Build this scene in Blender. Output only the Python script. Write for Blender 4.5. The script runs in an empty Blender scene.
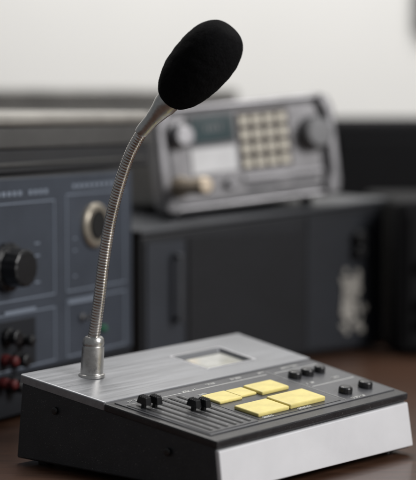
import bpy, bmesh, math, random, bisect
from mathutils import Vector, Matrix, noise
random.seed(3)
scn=bpy.context.scene
COL=scn.collection
# ---------------------------------------------------------------- materials
def mat(name,col,rough=.5,metal=0.,var=.0,vscale=40.,bump=0.,bscale=400.,stretch=(1,1,1),col2=None,coat=0.,spec=.5,rvar=0.,brush=None,dust=0.):
    m=bpy.data.materials.new(name);m.use_nodes=True
    nt=m.node_tree;n=nt.nodes;l=nt.links
    b=n['Principled BSDF']
    b.inputs['Base Color'].default_value=(*col,1);b.inputs['Roughness'].default_value=rough
    b.inputs['Metallic'].default_value=metal;b.inputs['Coat Weight'].default_value=coat
    b.inputs['Specular IOR Level'].default_value=spec
    tc=n.new('ShaderNodeTexCoord');mp=n.new('ShaderNodeMapping');mp.inputs['Scale'].default_value=stretch
    if brush is not None:
        mp.vector_type='TEXTURE';mp.inputs['Rotation'].default_value=(0,0,math.radians(brush));mp.inputs['Scale'].default_value=(30,1,1)
    l.new(tc.outputs['Object'],mp.inputs['Vector'])
    csock=None
    if var>0 or col2 or rvar>0:
        no=n.new('ShaderNodeTexNoise');no.inputs['Scale'].default_value=vscale;no.inputs['Detail'].default_value=6
        no.inputs['Roughness'].default_value=.65
        l.new(mp.outputs[0],no.inputs['Vector'])
        if var>0 or col2:
            r=n.new('ShaderNodeValToRGB')
            c2=col2 if col2 else tuple(max(0,c*(1-var)) for c in col)
            r.color_ramp.elements[0].position=.32;r.color_ramp.elements[1].position=.68
            r.color_ramp.elements[0].color=(*c2,1);r.color_ramp.elements[1].color=(*tuple(min(1,c*(1+var*.5)) for c in col),1)
            l.new(no.outputs['Fac'],r.inputs['Fac']);l.new(r.outputs['Color'],b.inputs['Base Color']);csock=r.outputs['Color']
        if rvar>0:
            mr=n.new('ShaderNodeMapRange');mr.inputs['To Min'].default_value=max(0,rough-rvar);mr.inputs['To Max'].default_value=min(1,rough+rvar)
            mr.inputs['From Min'].default_value=.3;mr.inputs['From Max'].default_value=.7
            l.new(no.outputs['Fac'],mr.inputs['Value']);l.new(mr.outputs[0],b.inputs['Roughness'])
    if dust>0 and csock:
        dn=n.new('ShaderNodeTexNoise');dn.inputs['Scale'].default_value=1100;dn.inputs['Detail'].default_value=1
        l.new(tc.outputs['Object'],dn.inputs['Vector'])
        rr=n.new('ShaderNodeMapRange');rr.inputs['From Min'].default_value=.68;rr.inputs['From Max'].default_value=.76;rr.inputs['To Max'].default_value=dust
        l.new(dn.outputs['Fac'],rr.inputs['Value'])
        mx=n.new('ShaderNodeMixRGB');mx.inputs['Color2'].default_value=(.45,.43,.40,1)
        l.new(rr.outputs[0],mx.inputs['Fac']);l.new(csock,mx.inputs['Color1']);l.new(mx.outputs[0],b.inputs['Base Color'])
    if bump>0:
        nb=n.new('ShaderNodeTexNoise');nb.inputs['Scale'].default_value=bscale;nb.inputs['Detail'].default_value=3
        l.new(mp.outputs[0],nb.inputs['Vector'])
        bp=n.new('ShaderNodeBump');bp.inputs['Strength'].default_value=bump;bp.inputs['Distance'].default_value=.001
        l.new(nb.outputs['Fac'],bp.inputs['Height']);l.new(bp.outputs[0],b.inputs['Normal'])
    return m
M={}
M['alu']=mat('brushed_aluminium',(.30,.305,.32),.38,.5,var=.16,vscale=300,bump=.05,bscale=1400,rvar=.07,brush=47,dust=.3)
M['rim']=mat('bright_metal_rim',(.60,.60,.62),.28,.8,var=.1)
M['alufront']=mat('pale_front_metal',(.70,.70,.72),.42,.2,var=.04,vscale=14,bump=.03,bscale=1400,dust=.15,rvar=.06)
M['black']=mat('black_painted_steel',(.022,.023,.026),.5,0,var=.3,vscale=50,bump=.15,bscale=1500,dust=.25)
M['trim']=mat('black_trim',(.020,.020,.022),.33,0,var=.2,vscale=60,rvar=.08,dust=.3)
M['panel']=mat('charcoal_panel',(.080,.082,.090),.32,.3,var=.15,vscale=80,bump=.04,bscale=1500,dust=.3,rvar=.05)
M['paneldark']=mat('slider_field',(.055,.056,.061),.34,.2,var=.2,vscale=80,dust=.3)
M['slot']=mat('slot_black',(.003,.003,.003),.7)
M['white']=mat('printed_white',(.62,.62,.60),.6)
M['scale']=mat('printed_grey_scale',(.38,.38,.38),.6)
M['yellow']=mat('yellow_button_plastic',(.72,.61,.22),.45,0,var=.14,vscale=70,bump=.05,bscale=900,dust=.3)
M['knob']=mat('black_knob_plastic',(.010,.010,.011),.30,0,var=.2,bump=.05,dust=.2)
M['cream']=mat('meter_cream',(.50,.50,.45),.12,0,var=.25,vscale=45,coat=1.)
M['tray']=mat('meter_tray_grey',(.22,.22,.22),.15,.3,var=.3,vscale=40,coat=.6)
M['chrome']=mat('gooseneck_metal',(.62,.59,.56),.24,1,var=.25,vscale=90,rvar=.08)
M['socket']=mat('socket_metal',(.58,.57,.55),.32,.95,var=.22,vscale=90,bump=.15,bscale=500,rvar=.10)
M['foam']=mat('black_foam',(.0060,.0060,.0065),1.,0,var=.5,vscale=500,bump=1.,bscale=1300,spec=.1)
M['blue']=mat('blue_grey_panel',(.050,.059,.077),.5,.1,var=.25,vscale=12,bump=.05)
M['blueline']=mat('pale_blue_line',(.19,.22,.27),.5)
M['bluedark']=mat('dark_slate_plinth',(.012,.014,.018),.5,0,var=.2,vscale=15)
M['case']=mat('dark_case',(.030,.030,.032),.5,0,var=.2,vscale=12)
M['case2']=mat('grey_case_front',(.085,.083,.08),.5,.1,var=.25,vscale=12)
M['silver']=mat('warm_grey_case',(.17,.165,.155),.45,.2,var=.35,vscale=10)
M['silver2']=mat('pale_grey_case',(.31,.295,.27),.55,.1,var=.25,vscale=9)
M['radio']=mat('radio_face_silver',(.205,.20,.208),.38,.4,var=.35,vscale=24)
M['rail']=mat('radio_rail_metal',(.24,.235,.245),.30,.65,var=.4,vscale=24)
M['railgap']=mat('radio_frame_gap',(.045,.045,.05),.45,.2,var=.2)
M['radiodark']=mat('radio_dark_inset',(.05,.05,.056),.4,.1,var=.15,vscale=30)
M['lcd']=mat('lcd_teal',(.014,.042,.048),.2,0,var=.25)
M['label']=mat('pale_label',(.70,.70,.71),.45,var=.15,vscale=50)
M['key']=mat('ivory_key',(.74,.69,.58),.45,var=.2,vscale=60)
M['keybrown']=mat('brown_key_field',(.045,.032,.022),.5,var=.2,vscale=60)
M['brass']=mat('brass_ring',(.50,.45,.37),.32,.75)
M['champagne']=mat('champagne_metal',(.46,.38,.29),.38,.4,var=.25)
M['box']=mat('charcoal_box',(.010,.011,.014),.45,0,var=.3,vscale=10)
M['box2']=mat('slate_box_panel',(.020,.024,.033),.5,0,var=.3,vscale=10)
M['box3']=mat('dark_slate_strip',(.012,.014,.019),.5,0,var=.3,vscale=10)
M['boxtop']=mat('slate_top_edge',(.05,.053,.060),.45,.2,var=.2,vscale=10)
M['grille']=mat('black_grille',(.008,.0085,.011),.6,0,var=.3,vscale=12,bump=.4,bscale=300,spec=.35)
M['pitch']=mat('matt_black_cabinet',(.004,.004,.005),.75,0,var=.3,vscale=12,spec=.2)
M['red']=mat('dull_red_plastic',(.085,.010,.010),.5)
M['green']=mat('green_plastic',(.02,.15,.07),.4)
M['wall']=mat('warm_white_wall',(.76,.755,.735),.9,0,var=.03,vscale=1.5,bump=.1,bscale=80)
M['frame']=mat('dark_frame_paint',(.03,.03,.035),.5)
M['grey']=mat('mid_grey_plastic',(.12,.12,.125),.36,.2,var=.2,vscale=30)
M['dgrey']=mat('dark_grey_plastic',(.05,.053,.06),.5,var=.2,vscale=30)
M['wood']=mat('brown_table_wood',(.080,.038,.022),.34,0,vscale=14,stretch=(1.2,9,1),col2=(.036,.017,.010),bump=.08,bscale=60,coat=.15)
# ---------------------------------------------------------------- helpers
def top(name,label,cat,loc,group=None):
    e=bpy.data.objects.new(name,None);e.location=loc;e.empty_display_size=.02
    COL.objects.link(e);e['label']=label;e['category']=cat
    if group:e['group']=group
    bpy.context.view_layer.update()
    return e
def add(name,bm,m,parent=None,bevel=0,seg=2,smooth=False,mats=None,label=None,angle=35):
    me=bpy.data.meshes.new(name)
    bmesh.ops.recalc_face_normals(bm,faces=bm.faces)
    c=Vector((0,0,0))
    for v in bm.verts:c+=v.co
    c/=max(1,len(bm.verts))
    for v in bm.verts:v.co-=c
    bm.to_mesh(me);bm.free()
    o=bpy.data.objects.new(name,me);COL.objects.link(o)
    for x in (mats or [m]):me.materials.append(x)
    o.location=c
    if parent:
        bpy.context.view_layer.update()
        o.parent=parent;o.matrix_parent_inverse=parent.matrix_world.inverted()
    if smooth:
        for p in me.polygons:p.use_smooth=True
    if bevel>0:
        b=o.modifiers.new('bevel','BEVEL');b.width=bevel;b.segments=seg;b.limit_method='ANGLE';b.angle_limit=math.radians(angle)
        for p in me.polygons:p.use_smooth=True
        w=o.modifiers.new('wn','WEIGHTED_NORMAL');w.keep_sharp=True
    if label:o['label']=label
    return o
def hexa(bm,P,mi=0):
    v=[bm.verts.new(p) for p in P]
    for f in ((0,1,2,3),(4,5,6,7),(0,1,5,4),(1,2,6,5),(2,3,7,6),(3,0,4,7)):
        fc=bm.faces.new([v[i] for i in f]);fc.material_index=mi
    return v
class Fr:
    """local frame: a = across, b = second axis, c = outward; k = unit size"""
    def __init__(s,o,ea,eb,ec,k=1.):
        s.o=Vector(o);s.a=Vector(ea).normalized();s.b=Vector(eb).normalized();s.c=Vector(ec).normalized();s.k=k
        s.fl=-s.o.z/k
    def p(s,a,b,c):return s.o+(s.a*a+s.b*b+s.c*c)*s.k
    def box(s,bm,a0,a1,b0,b1,c0,c1,mi=0):
        hexa(bm,[s.p(a0,b0,c0),s.p(a1,b0,c0),s.p(a1,b1,c0),s.p(a0,b1,c0),s.p(a0,b0,c1),s.p(a1,b0,c1),s.p(a1,b1,c1),s.p(a0,b1,c1)],mi)
    def lathe(s,bm,a,b,prof,n=32,mi=0,flute=0,fd=0):
        rings=[]
        for (r,c) in prof:
            ring=[]
            for i in range(n):
                t=2*math.pi*i/n
                rr=r*(1+ (fd*math.cos(flute*t) if flute else 0))
                ring.append(bm.verts.new(s.p(a+rr*math.cos(t),b+rr*math.sin(t),c)))
            rings.append(ring)
        for k in range(len(rings)-1):
            for i in range(n):
                bm.faces.new([rings[k][i],rings[k][(i+1)%n],rings[k+1][(i+1)%n],rings[k+1][i]])
        bm.faces.new(rings[0]);bm.faces.new(rings[-1])
def fbox(fr,name,m,parent,a0,a1,b0,b1,c0,c1,bevel=.0008,label=None,seg=2):
    bm=bmesh.new();fr.box(bm,a0,a1,b0,b1,c0,c1);return add(name,bm,m,parent,bevel=bevel,label=label,seg=seg)
def fknob(fr,name,m,parent,a,b,prof,bevel=.0004,n=36,flute=0,fd=0,label=None):
    bm=bmesh.new();fr.lathe(bm,a,b,prof,n=n,flute=flute,fd=fd);return add(name,bm,m,parent,bevel=bevel,label=label,angle=40)
def near(p,k):
    return Vector((p[0]*k,p[1]*k,.268+(p[2]-.268)*k))
# ================================================================ DESK MICROPHONE CONSOLE
TL=Vector((-.1375,1.207,.065));TN=Vector((.0054,1.0934,.040));TR=Vector((.1507,1.248,.045));TB=Vector((.0254,1.386,.070))
NRM=((TR-TN).cross(TL-TN)).normalized()
if NRM.z<0:NRM=-NRM
def S(u,w,d=0):
    a=TL.lerp(TB,u);b=TN.lerp(TR,u);return a.lerp(b,w)+NRM*d
def sbox(bm,u0,u1,w0,w1,d0,d1,mi=0):
    hexa(bm,[S(u0,w0,d0),S(u1,w0,d0),S(u1,w1,d0),S(u0,w1,d0),S(u0,w0,d1),S(u1,w0,d1),S(u1,w1,d1),S(u0,w1,d1)],mi)
def sframe(u,w,d=0):
    ea=(S(u+.02,w)-S(u-.02,w)).normalized();eb=NRM.cross(ea)
    return Fr(S(u,w,d),ea,eb,NRM)
con=top('desk_microphone','silver and black desk microphone console with gooseneck on brown table','desk microphone',(0.01,1.23,0))
bm=bmesh.new()
zb=.004
hexa(bm,[Vector((-.1425,1.2085,zb)),Vector((.0068,1.0885,zb)),Vector((.155,1.2455,zb)),Vector((.0256,1.392,zb)),
         S(0,0,-.003),S(0,1,-.003),S(1,1,-.003),S(1,0,-.003)])
add('housing',bm,M['black'],con,bevel=.002,seg=3,label='black wedge-shaped housing')
A0=Vector((.0068,1.0885,.006));A1=Vector((.155,1.2455,.006));B0=S(0,1,-.006);B1=S(1,1,-.006)
out=((A1-A0).cross(Vector((0,0,1)))).normalized()
if out.y>0:out=-out
al=(A1-A0).normalized()
bm=bmesh.new()
hexa(bm,[A0-out*.001+al*.001,A1-out*.001-al*.001,B1-out*.001,B0-out*.001,A0+out*.0035+al*.001,A1+out*.0035-al*.001,B1+out*.0035,B0+out*.0035])
add('front_plate',bm,M['alufront'],con,bevel=.0012,seg=3,label='pale silver front plate')
for (x,y) in ((-.12,1.208),(.007,1.112),(.135,1.245),(.024,1.36)):
    fknob(Fr((x,y,0),(1,0,0),(0,1,0),(0,0,1)),'rubber_foot',M['knob'],con,0,0,[(.006,0),(.0065,.0045)],n=20)
bm=bmesh.new()
ru0,ru1,rw0,rw1=.565,.80,.125,.335
W1=.452
def ringv(d,u0,u1,w0,w1):return [bm.verts.new(S(u,w,d)) for u,w in ((u0,w0),(u1,w0),(u1,w1),(u0,w1))]
to=ringv(.0022,-.004,1.004,-.006,W1);bo=ringv(-.004,-.004,1.004,-.006,W1)
ti=ringv(.0022,ru0,ru1,rw0,rw1);bi=ringv(-.0024,ru0+.006,ru1-.006,rw0+.008,rw1-.008)
for i in range(4):
    j=(i+1)%4
    bm.faces.new([to[i],to[j],ti[j],ti[i]])
    bm.faces.new([to[i],to[j],bo[j],bo[i]])
    bm.faces.new([ti[i],ti[j],bi[j],bi[i]])
add('top_plate',bm,M['alu'],con,bevel=.0012,seg=3,label='brushed grey aluminium top plate')
bm=bmesh.new();sbox(bm,ru0+.002,ru1-.002,rw0+.003,rw1-.003,-.0028,-.0012)
tray=add('meter_window',bm,M['tray'],con,bevel=.0003,label='pale recessed meter window')
bm=bmesh.new();sbox(bm,ru0+.040,ru1-.016,rw0+.03,rw1-.012,-.0013,-.0004)
add('meter_scale',bm,M['cream'],tray,bevel=.0003)
bm=bmesh.new()
for (a0,a1,b0,b1) in ((ru0-.007,ru0,rw0-.010,rw1+.010),(ru1,ru1+.007,rw0-.010,rw1+.010),(ru0,ru1,rw0-.010,rw0),(ru0,ru1,rw1,rw1+.010)):
    sbox(bm,a0,a1,b0,b1,.0015,.0027)
add('meter_rim',bm,M['rim'],tray,bevel=.0004,label='bright metal rim')
bm=bmesh.new();sbox(bm,-.006,1.006,W1+.002,1.012,-.0045,.0012)
pan=add('control_panel',bm,M['trim'],con,bevel=.0012,seg=3,label='black control panel with white markings')
bm=bmesh.new();sbox(bm,.02,.985,.475,.955,.0009,.0020)
add('panel_insert',bm,M['panel'],pan,bevel=.0003)
bm=bmesh.new();sbox(bm,.028,.262,.53,.94,.0018,.0025)
sbox(bm,.275,.70,.60,.935,.0018,.0024)
add('slider_field',bm,M['paneldark'],pan,bevel=.0002)
us=(.052,.087,.165,.197);ws=(.588,.605,.715,.731)
bm=bmesh.new()
for u in us+(.125,.235): sbox(bm,u-.0055,u+.0055,.555,.925,.0022,.0028)
add('slider_slot',bm,M['slot'],pan)
bm=bmesh.new()
for u in (.070,.106,.146,.181,.217,.249):
    for i in range(8):
        w=.568+i*.048;hw=.0055 if i in (0,7) else .0034
        sbox(bm,u-hw,u+hw,w,w+.0020,.0024,.00265)
    sbox(bm,u-.0009,u+.0009,.568,.905,.00235,.0026)
add('slider_scale',bm,M['scale'],pan,label='fine grey printed slider scales')
bm=bmesh.new()
def dashes(u0,w0,n,h=.012,step=.0075,d0=.0019,d1=.0023):
    u=u0
    for i in range(n):
        wd=step*random.uniform(.45,.7)
        if random.random()<.9:
            k=random.random()
            sbox(bm,u,u+step*.18,w0,w0+h,d0,d1)
            if k<.6:sbox(bm,u+step*.19,u+wd,w0,w0+.0028,d0,d1)
            if k>.3:sbox(bm,u+step*.19,u+wd,w0+h-.0028,w0+h,d0,d1)
            if k>.5:sbox(bm,u+wd,u+wd+step*.18,w0,w0+h,d0,d1)
        u+=step
dashes(.06,.493,6);dashes(.15,.493,7);dashes(.29,.51,9);dashes(.42,.49,8);dashes(.54,.49,7);dashes(.68,.488,5)
dashes(.31,.575,5);dashes(.30,.918,7,d0=.0023,d1=.0027);dashes(.48,.916,9,d0=.0023,d1=.0027);dashes(.74,.70,6);dashes(.75,.935,10);dashes(.80,.49,12);dashes(.88,.70,5)
sbox(bm,.718,.7195,.50,.94,.0019,.0023)
sbox(bm,.735,.965,.745,.747,.0019,.0023);sbox(bm,.735,.965,.53,.532,.0019,.0023)
sbox(bm,.028,.70,.525,.527,.0019,.0023)
add('printed_marking',bm,M['white'],pan,label='small white printed lettering and lines')
for u,w in zip(us,ws):
    f=sframe(u,w,.003)
    bm=bmesh.new()
    f.box(bm,-.0014,.0014,-.0015,.0015,-.002,.003)
    hexa(bm,[f.p(-.0028,-.0052,.0024),f.p(.0028,-.0052,.0024),f.p(.0028,.0052,.0024),f.p(-.0028,.0052,.0024),
             f.p(-.0024,-.0038,.0078),f.p(.0024,-.0038,.0078),f.p(.0024,.0038,.0078),f.p(-.0024,.0038,.0078)])
    for s in (-.003,-.0012,.0006,.0024):
        f.box(bm,-.0024,.0024,s,s+.0008,.0076,.0085)
    add('slider_knob',bm,M['knob'],con,bevel=.0005)
def button(u0,u1,w0,w1,h,lab):
    bm=bmesh.new();sbox(bm,u0,u1,w0,w1,.002,h)
    return add('push_button',bm,M['yellow'],con,bevel=.0013,seg=4,label=lab)
button(.288,.400,.615,.718,.0046,'square yellow push button')
button(.406,.486,.614,.702,.0042,'small yellow push button')
button(.492,.632,.616,.724,.0052,'yellow push button')
button(.290,.448,.785,.912,.0052,'wide yellow push button')
button(.454,.640,.780,.910,.0060,'wide yellow push button')
kp=[(.0060,0),(.0061,.0012),(.0060,.0040),(.0056,.0052),(.0046,.0060),(.0030,.0063)]
for u,w,s in ((.765,.615,1),(.832,.615,1),(.90,.615,.85),(.785,.875,1),(.905,.868,1.05)):
    f=sframe(u,w,.002)
    fknob(f,'control_knob',M['knob'],con,0,0,[(r*s*.88,c*.85) for r,c in kp],flute=18,fd=.015,n=72)
sd=(Vector((-.1425,1.2085,0))-Vector((.0068,1.0885,0))).normalized()
so=sd.cross(Vector((0,0,1)));
if so.x>0:so=-so
P0=Vector((.0068,1.0885,0))
for t,z in ((.045,.028),(.152,.044)):
    fknob(Fr(P0+sd*t+Vector((0,0,z))+so*(-.0008),sd,(0,0,1),so),'screw',M['knob'],con,0,0,[(.0028,-.002),(.0028,.0009),(.0018,.0016)],n=20,bevel=.0002)
# --- gooseneck
base=Vector((-.0868,1.2185,.0640))
up=Vector((.06,0,1)).normalized()
f=Fr(base,(1,0,0),up.cross(Vector((1,0,0))),up)
fknob(f,'socket',M['socket'],con,0,0,[(.0100,-.001),(.0100,.0014),(.0086,.0020),(.0083,.0215),(.0078,.0225),(.0078,.0235),(.0082,.0245),(.0078,.0280),(.0062,.0297)],bevel=.0003,n=48,label='silver cylindrical socket of the gooseneck')
pts=[(-.0862,1.2185,.0800),(-.0857,1.2180,.0890),(-.0838,1.2165,.1000),(-.0801,1.2143,.1252),(-.0763,1.2121,.1551),(-.0708,1.209,.1849),(-.0636,1.2048,.2108),(-.056,1.2005,.2314),(-.0462,1.1948,.2480),(-.036,1.189,.2600)]
pts=[Vector(p) for p in pts]
def cr(p,t):
    n=len(p)-1;x=t*n;i=min(int(x),n-1);f=x-i
    p0=p[max(i-1,0)];p1=p[i];p2=p[i+1];p3=p[min(i+2,n)]
    return .5*((2*p1)+(-p0+p2)*f+(2*p0-5*p1+4*p2-p3)*f*f+(-p0+3*p1-3*p2+p3)*f**3)
dense=[cr(pts,i/600) for i in range(601)]
for _ in range(300):
    dense=[dense[0]]+[(dense[i-1]+dense[i]*2+dense[i+1])/4 for i in range(1,600)]+[dense[600]]
L=[0]
for i in range(600):L.append(L[-1]+(dense[i+1]-dense[i]).length)
def at(s):
    i=min(max(bisect.bisect_left(L,s)-1,0),599);f=(s-L[i])/max(1e-9,L[i+1]-L[i]);return dense[i].lerp(dense[i+1],f)
bin_=Vector((.5,.87,0)).normalized()
pitch=.0021;n=28;per=6
N=int(L[-1]/pitch*per);bm=bmesh.new();rings=[]
for k in range(N+1):
    s=L[-1]*k/N;p=at(s);T=(at(min(s+.001,L[-1]))-at(max(s-.001,0))).normalized()
    nn=bin_.cross(T).normalized();bb=T.cross(nn).normalized()
    ring=[]
    for i in range(n):
        a=2*math.pi*i/n
        ph=s/pitch+i/n
        r=.0043*(1-.1*s/L[-1])+.0004*abs(math.sin(math.pi*ph))**.6
        ring.append(bm.verts.new(p+nn*(r*math.cos(a))+bb*(r*math.sin(a))))
    rings.append(ring)
for k in range(N):
    for i in range(n):
        bm.faces.new([rings[k][i],rings[k][(i+1)%n],rings[k+1][(i+1)%n],rings[k+1][i]])
bm.faces.new(rings[0]);bm.faces.new(rings[-1])
add('gooseneck',bm,M['chrome'],con,smooth=True,label='ribbed metal gooseneck arm')
J=Vector((-.0290,1.185,.2676));E=Vector((.0160,1.158,.3180));H0=Vector((-.0478,1.1958,.2463))
ax=(J-H0).normalized();b2=Vector((0,1,0)).cross(ax).normalized()
f=Fr(H0,b2,ax.cross(b2),ax);ln=(J-H0).length
mic=fknob(f,'microphone_capsule',M['socket'],con,0,0,[(.0045,-.002),(.0050,0),(.0052,.003),(.0054,ln*.4),(.0072,ln*.72),(.0086,ln*.88),(.0090,ln*1.05),(.008,ln*1.25)],bevel=.0002,n=40,label='silver tapered microphone sleeve')
ax=(E-J).normalized();ln=(E-J).length;b2=Vector((0,1,0)).cross(ax).normalized();b3=ax.cross(b2)
bm=bmesh.new();rings=[];nr=110;ns=140
for k in range(nr+1):
    th=math.pi*(k+.5)/(nr+1);a=ln*.5*(1-math.cos(th));r=.0216*(math.sin(th)**.68)*(1-.10*math.cos(th))
    ring=[]
    for i in range(ns):
        an=2*math.pi*i/ns
        d=(b2*math.cos(an)+b3*math.sin(an))
        p=J+ax*a+d*r
        q=noise.noise(p*1400)*.00030+noise.noise(p*150)*.0004
        ring.append(bm.verts.new(p+d*q))
    rings.append(ring)
for k in range(nr):
    for i in range(ns):bm.faces.new([rings[k][i],rings[k][(i+1)%ns],rings[k+1][(i+1)%ns],rings[k+1][i]])
bm.faces.new(rings[0]);bm.faces.new(rings[-1])
add('foam_windscreen',bm,M['foam'],mic,smooth=True,label='black foam windscreen')
# ================================================================ LEFT BLUE-GREY EQUIPMENT
KL=.875
d=Vector((.5,.87,0)).normalized();o=Vector((d.y,-d.x,0))
q=top('test_instrument','blue-grey rack instrument with knob and round socket on table','instrument',(-.14,1.50,0))
F=Fr(near((-.195,1.55,0),KL),d,(0,0,1),o,KL)
fbox(F,'case',M['case'],q,-.14,.228,F.fl+.004,.1970,-.24,-.003,bevel=.003)
face=fbox(F,'front_panel',M['blue'],q,-.138,.226,.008,.195,-.003,.002,bevel=.001,label='blue-grey front panel with pale outlines')
fbox(F,'plinth',M['bluedark'],q,-.138,.226,F.fl+.006,.0065,-.003,.001,bevel=.001,label='dark slate lower plinth')
bm=bmesh.new()
def outline(a0,a1,b0,b1,w=.0012):
    for (x0,x1,y0,y1) in ((a0,a1,b0,b0+w),(a0,a1,b1-w,b1),(a0,a0+w,b0+w,b1-w),(a1-w,a1,b0+w,b1-w)):F.box(bm,x0,x1,y0,y1,.0018,.0026)
outline(.104,.212,.078,.176);outline(-.09,.084,.078,.172);outline(.104,.212,.012,.070);outline(-.09,.084,.012,.066)
F.box(bm,.106,.17,.0655,.0685,.0027,.0034);F.box(bm,.0,.05,.0665,.0695,.0027,.0034)
for i in range(9):
    F.box(bm,.115+i*.009,.115+i*.009+.006,.1815,.1855,.0021,.0028)
for i in range(10):
    if i!=5:F.box(bm,-.01+i*.0085,-.01+i*.0085+.0055,.1785,.183,.0021,.0028)
for zz in (.092,.118,.13):
    F.box(bm,.116,.121,zz,zz+.0016,.0021,.0028)
    F.box(bm,.05,.058,zz,zz+.0016,.0021,.0028)
add('panel_marking',bm,M['blueline'],face)
fbox(F,'lower_inset',M['bluedark'],q,-.088,.05,.0135,.060,.0018,.0032)
bm=bmesh.new();F.lathe(bm,.1533,.142,[(.0230,.001),(.0230,.006),(.0205,.0085),(.0155,.0085),(.0145,.004)],n=48)
s=add('coaxial_socket',bm,M['brass'],q,bevel=.0004)
fknob(F,'socket_opening',M['slot'],s,.1533,.142,[(.0138,.003),(.0138,.0093)])
for a in (.004,-.09):fknob(F,'rotary_knob',M['knob'],q,a,.112,[(.023,.002),(.023,.008),(.0185,.0095),(.0175,.026),(.0145,.028)],flute=14,fd=.02,n=84)
fknob(F,'indicator_lamp',M['green'],q,.168,.034,[(.0040,.002),(.0035,.005),(.002,.007)],label='green indicator lamp')
for a in (.13,.15): fknob(F,'toggle_switch',M['grey'],q,a,.05,[(.004,.002),(.004,.005),(.0018,.006),(.0025,.012)])
for a,b,mm,sc in ((-.002,.024,'red',.75),(.016,.022,'knob',1),(.002,.046,'knob',1.1),(.024,.040,'knob',.8),(-.004,.002,'red',.7),(.010,-.002,'knob',1)):
    fknob(F,'binding_post',M[mm],q,a,b,[(r*sc,c) for r,c in ((.0075,.002),(.0075,.008),(.0055,.010),(.0065,.015),(.0065,.018),(.004,.020))],flute=10,fd=.03,n=60,label='dull red binding post' if mm=='red' else 'black binding post')
# ================================================================ RECEIVER ON TOP
q=top('stacked_receiver','grey-brown and dark receiver lying on the blue-grey instrument','receiver',(-.14,1.50,.2))
fbox(F,'case',M['case'],q,-.14,.284,.1985,.222,-.23,-.012,bevel=.002)
fbox(F,'front_band',M['case2'],q,-.141,.286,.2225,.243,-.231,-.010,bevel=.002,label='mid grey case front band')
fbox(F,'lid',M['silver2'],q,-.142,.288,.2435,.257,-.232,-.008,bevel=.006,seg=5,label='pale worn grey-brown lid')
fbox(F,'front_strip',M['case2'],q,-.12,.27,.206,.209,-.0118,-.009,label='thin grey front strip')
q=top('grey_case','plain grey-brown metal case standing on the table','case',(-.2,2.4,0))
G=Fr((-.46,2.32,0),(1,.02,0),(0,0,1),(.02,-1,0))
fbox(G,'case_body',M['silver'],q,0,.50,.004,.26,-.2,0,bevel=.004)
fbox(G,'case_lid',M['silver'],q,-.003,.503,.262,.287,-.203,.003,bevel=.008)
# ================================================================ DARK BOX UNDER THE RADIO
KC=.90
bl=Vector((-.072,1.75,0));br=Vector((.212,1.98,0));d=(br-bl).normalized();o=Vector((d.y,-d.x,0));ln=(br-bl).length
q=top('dark_amplifier','charcoal equipment box with grille and side handle on table','amplifier',(.06,1.75,0))
F=Fr(near(bl,KC),d,(0,0,1),o,KC)
bm=bmesh.new()
hexa(bm,[F.p(0,F.fl+.004,0),F.p(ln,F.fl+.004,0),F.p(ln,F.fl+.004,-.25),F.p(0,F.fl+.004,-.25),F.p(0,.126,0),F.p(ln,.148,0),F.p(ln,.148,-.25),F.p(0,.126,-.25)])
add('case',bm,M['box'],q,bevel=.003)
bm=bmesh.new()
hexa(bm,[F.p(-.002,.1262,.004),F.p(ln+.002,.1482,.004),F.p(ln+.002,.1482,-.252),F.p(-.002,.1262,-.252),F.p(-.002,.131,.004),F.p(ln+.002,.153,.004),F.p(ln+.002,.153,-.252),F.p(-.002,.131,-.252)])
add('lid',bm,M['boxtop'],q,bevel=.0015,label='paler slate lid')
fbox(F,'side_panel',M['box2'],q,.006,.058,-.02,.118,0,.003)
fbox(F,'grille',M['grille'],q,.064,.238,-.020,.120,0,.0022)
fbox(F,'control_strip',M['box3'],q,.2385,ln-.006,-.020,.134,0,.0024)
bm=bmesh.new();F.box(bm,.040,.046,.030,.036,.003,.012);F.box(bm,.040,.046,.099,.105,.003,.012);F.box(bm,.040,.046,.030,.105,.012,.017)
add('handle',bm,M['dgrey'],q,bevel=.002,label='dark grey vertical grab handle')
bm=bmesh.new()
F.box(bm,.294,.314,.010,.058,.0022,.0034)
for i in range(60):
    a=.290+random.random()*.036;b=-.008+random.random()*.074;w=random.uniform(.003,.009);h=random.uniform(.003,.009)
    F.box(bm,a,a+w,b,b+h,.0022,.0038+i*.00004)
add('printed_label',bm,M['silver2'],q,label='pale worn printed labels')
for b in (.108,.092): fknob(F,'rotary_knob',M['knob'],q,.315,b,[(.008,.002),(.008,.014),(.006,.016)])
# ================================================================ RADIO
R=Matrix.Rotation(math.radians(25),3,'Z')@Matrix.Rotation(math.radians(-5),3,'Y')@Matrix.Rotation(math.radians(-4),3,'X')
F=Fr(near((-.0505,1.85,.1415),KC),R@Vector((1,0,0)),R@Vector((0,0,1)),R@Vector((0,-1,0)),KC)
W,H=.2215,.118
q=top('transceiver','worn silver transceiver with keypad, display and knobs resting on dark box','radio',(.03,1.75,.15))
fbox(F,'case',M['silver'],q,.006,W-.006,.006,H-.004,-.20,-.008,bevel=.008,seg=4)
face=fbox(F,'faceplate',M['radio'],q,.001,W-.001,.002,H-.002,-.010,.004,bevel=.006,seg=4)
def ff(a0,a1,b0,b1):return a0*W,a1*W,b0*H,b1*H
for (b0,b1,c1) in ((H-.0055,H+.0005,.008),(-.0005,.006,.009)):
    fbox(F,'edge_rail',M['rail'],q,.012,W-.012,b0,b1,-.012,c1,bevel=.0022,seg=4)
bm=bmesh.new()
F.box(bm,.014,W-.014,H-.0095,H-.0057,.003,.0048);F.box(bm,.014,W-.014,.0062,.010,.003,.0048);F.box(bm,.0125,.0155,.010,H-.0096,.003,.0048);F.box(bm,W-.0155,W-.0125,.010,H-.0096,.003,.0048)
add('frame_groove',bm,M['railgap'],q)
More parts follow.
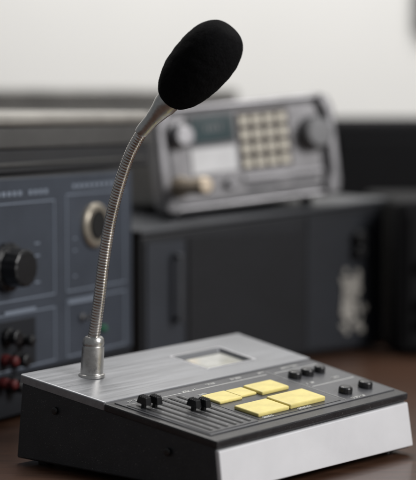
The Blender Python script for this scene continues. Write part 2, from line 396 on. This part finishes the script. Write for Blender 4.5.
for s in (0,1):
    bm=bmesh.new()
    prof=[(.017,-.003),(.017,.014),(.010,.026),(.008,H-.028),(.010,H-.020),(.017,H-.008),(.014,H+.001),(.003,H-.004),(-.003,H-.018),(-.004,.014),(-.001,.001)]
    vs0=[];vs1=[]
    for a,b in prof:
        aa=a if s==0 else W-a
        vs0.append(bm.verts.new(F.p(aa,b,-.014)));vs1.append(bm.verts.new(F.p(aa,b,.014)))
    bm.faces.new(vs0);bm.faces.new(vs1)
    for i in range(len(prof)):
        j=(i+1)%len(prof);bm.faces.new([vs0[i],vs0[j],vs1[j],vs1[i]])
    add('end_bracket',bm,M['rail'],q,bevel=.003,seg=4,angle=25)
fbox(F,'display_bezel',M['radiodark'],q,*ff(.17,.44,.61,.91),.004,.007)
dsp=fbox(F,'display',M['lcd'],q,*ff(.19,.425,.64,.88),.007,.008)
bm=bmesh.new()
for i in range(4):F.box(bm,(.27+i*.025)*W,(.280+i*.025)*W,.74*H,.80*H,.008,.0084)
add('display_digit',bm,M['grey'],dsp)
fbox(F,'name_label',M['label'],q,*ff(.18,.435,.34,.58),.004,.0055)
fbox(F,'keypad_field',M['keybrown'],q,*ff(.455,.755,.33,.90),.004,.006)
for r in range(4):
    for c in range(4):
        a=.466+c*.0725;b=.355+r*.136
        fbox(F,'key',M['key'],q,*ff(a,a+.050,b,b+.080),.006,.009,bevel=.001)
kb=lambda r,h:[(r*1.15,.004),(r*1.15,.008),(r,.009),(r*.95,h),(r*.8,h+.002)]
fknob(F,'tuning_knob',M['grey'],q,.892*W,.615*H,kb(.0180,.024),flute=20,fd=.02,n=80,label='large grey tuning knob')
fknob(F,'volume_knob',M['rail'],q,.125*W,.72*H,kb(.0125,.022),label='silver volume knob')
fknob(F,'connector',M['champagne'],q,.09*W,.24*H,[(.012,.004),(.012,.016),(.009,.018),(.009,.060),(.0100,.062),(.0100,.078),(.0075,.082)],bevel=.001,label='long protruding brownish metal connector')
fknob(F,'small_knob',M['rail'],q,.38*W,.22*H,kb(.006,.010))
fbox(F,'lower_strip',M['rail'],q,*ff(.46,.93,.22,.27),.004,.008)
fbox(F,'lower_strip',M['radiodark'],q,*ff(.48,.90,.13,.18),.004,.0052)
fbox(F,'switch_key',M['radio'],q,*ff(.66,.74,.14,.17),.0052,.0075)
for a in (.02,.19):
    for c in (-.02,-.17):fbox(F,'rubber_foot',M['knob'],q,a,a+.012,-.0085,.006,c-.012,c)
# ================================================================ RIGHT BLACK EQUIPMENT
q=top('black_cabinet','black equipment cabinet standing on the table','cabinet',(.33,2.3,0))
F=Fr((.15,2.10,0),(1,.03,0),(0,0,1),(.03,-1,0))
fbox(F,'case',M['pitch'],q,0,.42,.004,.246,-.28,0,bevel=.012,seg=4)
fbox(F,'front_panel',M['pitch'],q,.015,.405,.02,.22,0,.004)
q=top('power_supply','black power supply with ribbed knobs on the table','power supply',(.30,1.80,0))
F=Fr((.200,1.72,0),(1,.1,0),(0,0,1),(.1,-1,0))
fbox(F,'case',M['pitch'],q,.0,.22,.004,.165,-.2,0,bevel=.008,seg=4)
fbox(F,'front_panel',M['pitch'],q,.010,.210,.014,.150,0,.003)
for b in (.04,.06,.1): fknob(F,'rotary_knob',M['knob'],q,.03,b,[(.008,.003),(.008,.014),(.006,.016)])
# ================================================================ TABLE, WALL
tb=top('wooden_table','dark brown wooden table carrying the radio equipment','table',(0,1.7,-.03))
ID=Fr((0,0,0),(1,0,0),(0,1,0),(0,0,1))
fbox(ID,'table_top',M['wood'],tb,-1.1,1.1,.75,2.85,-.03,0,bevel=.003)
for x in (-1.03,.97):
    for y in (.82,2.72):fbox(ID,'leg',M['wood'],tb,x,x+.06,y,y+.06,-.75,-.0302,bevel=.003)
fl=bmesh.new();vs=[fl.verts.new(p) for p in ((-3,-2,-.75),(3,-2,-.75),(3,3.1,-.75),(-3,3.1,-.75))];fl.faces.new(vs)
o_=add('floor',fl,M['grey']);o_['kind']='structure'
bm=bmesh.new();Fr((0,3.1,0),(1,0,0),(0,1,0),(0,0,1)).box(bm,-3,3,0,.1,-.75,2.2)
w=add('room_wall',bm,M['wall']);w['label']='plain warm white plaster wall behind the equipment';w['category']='wall'
q=top('hanging_frame','dark frame hanging on the white wall','picture frame',(.5,3.08,.55))
F=Fr((.384,3.098,0),(1,0,0),(0,0,1),(0,-1,0))
bm=bmesh.new();F.box(bm,0,.02,.395,.8,0,.02);F.box(bm,.33,.35,.395,.8,0,.02);F.box(bm,.02,.33,.395,.415,0,.02);F.box(bm,.02,.33,.78,.8,0,.02)
add('frame_border',bm,M['frame'],q,bevel=.002)
fbox(F,'frame_panel',M['grey'],q,.02,.33,.415,.78,0,.008)
# ================================================================ LIGHT
wd=bpy.data.worlds.new('World');scn.world=wd;wd.use_nodes=True
bg=wd.node_tree.nodes['Background'];bg.inputs[0].default_value=(.90,.95,1,1);bg.inputs[1].default_value=.17
def area(name,loc,tgt,size,power,col,sy=None):
    l=bpy.data.lights.new(name,'AREA');l.energy=power;l.size=size;l.color=col
    if sy:l.shape='RECTANGLE';l.size_y=sy
    o=bpy.data.objects.new(name,l);COL.objects.link(o);o.location=loc
    o.rotation_euler=(Vector(tgt)-Vector(loc)).to_track_quat('-Z','Y').to_euler()
area('window_light',(1.7,.35,1.15),(0,1.25,.05),.8,44,(1,.985,.97),sy=.9)
area('overhead_softbox',(-.3,2.1,1.75),(0,1.5,0),.9,18,(1,.98,.95),sy=.7)  # added softbox overhead for the top plate highlight, not an actual ceiling lamp
area('wall_fill',(.2,2.1,1.9),(0,3.1,.5),1.6,29,(1,.985,.965),sy=.5)  # unseen fill added to brighten the wall evenly, no fixture there
# ================================================================ CAMERA
cd=bpy.data.cameras.new('Camera');co=bpy.data.objects.new('Camera',cd);COL.objects.link(co)
co.location=(0,0,.268);co.rotation_euler=(math.radians(90-4.8),0,0)
cd.sensor_width=36;cd.lens=1650/480*36;cd.clip_start=.05;cd.clip_end=50
cd.dof.use_dof=True;cd.dof.focus_distance=1.195;cd.dof.aperture_fstop=4.4
scn.camera=co
scn.view_settings.view_transform='Standard';scn.view_settings.look='None';scn.view_settings.exposure=0
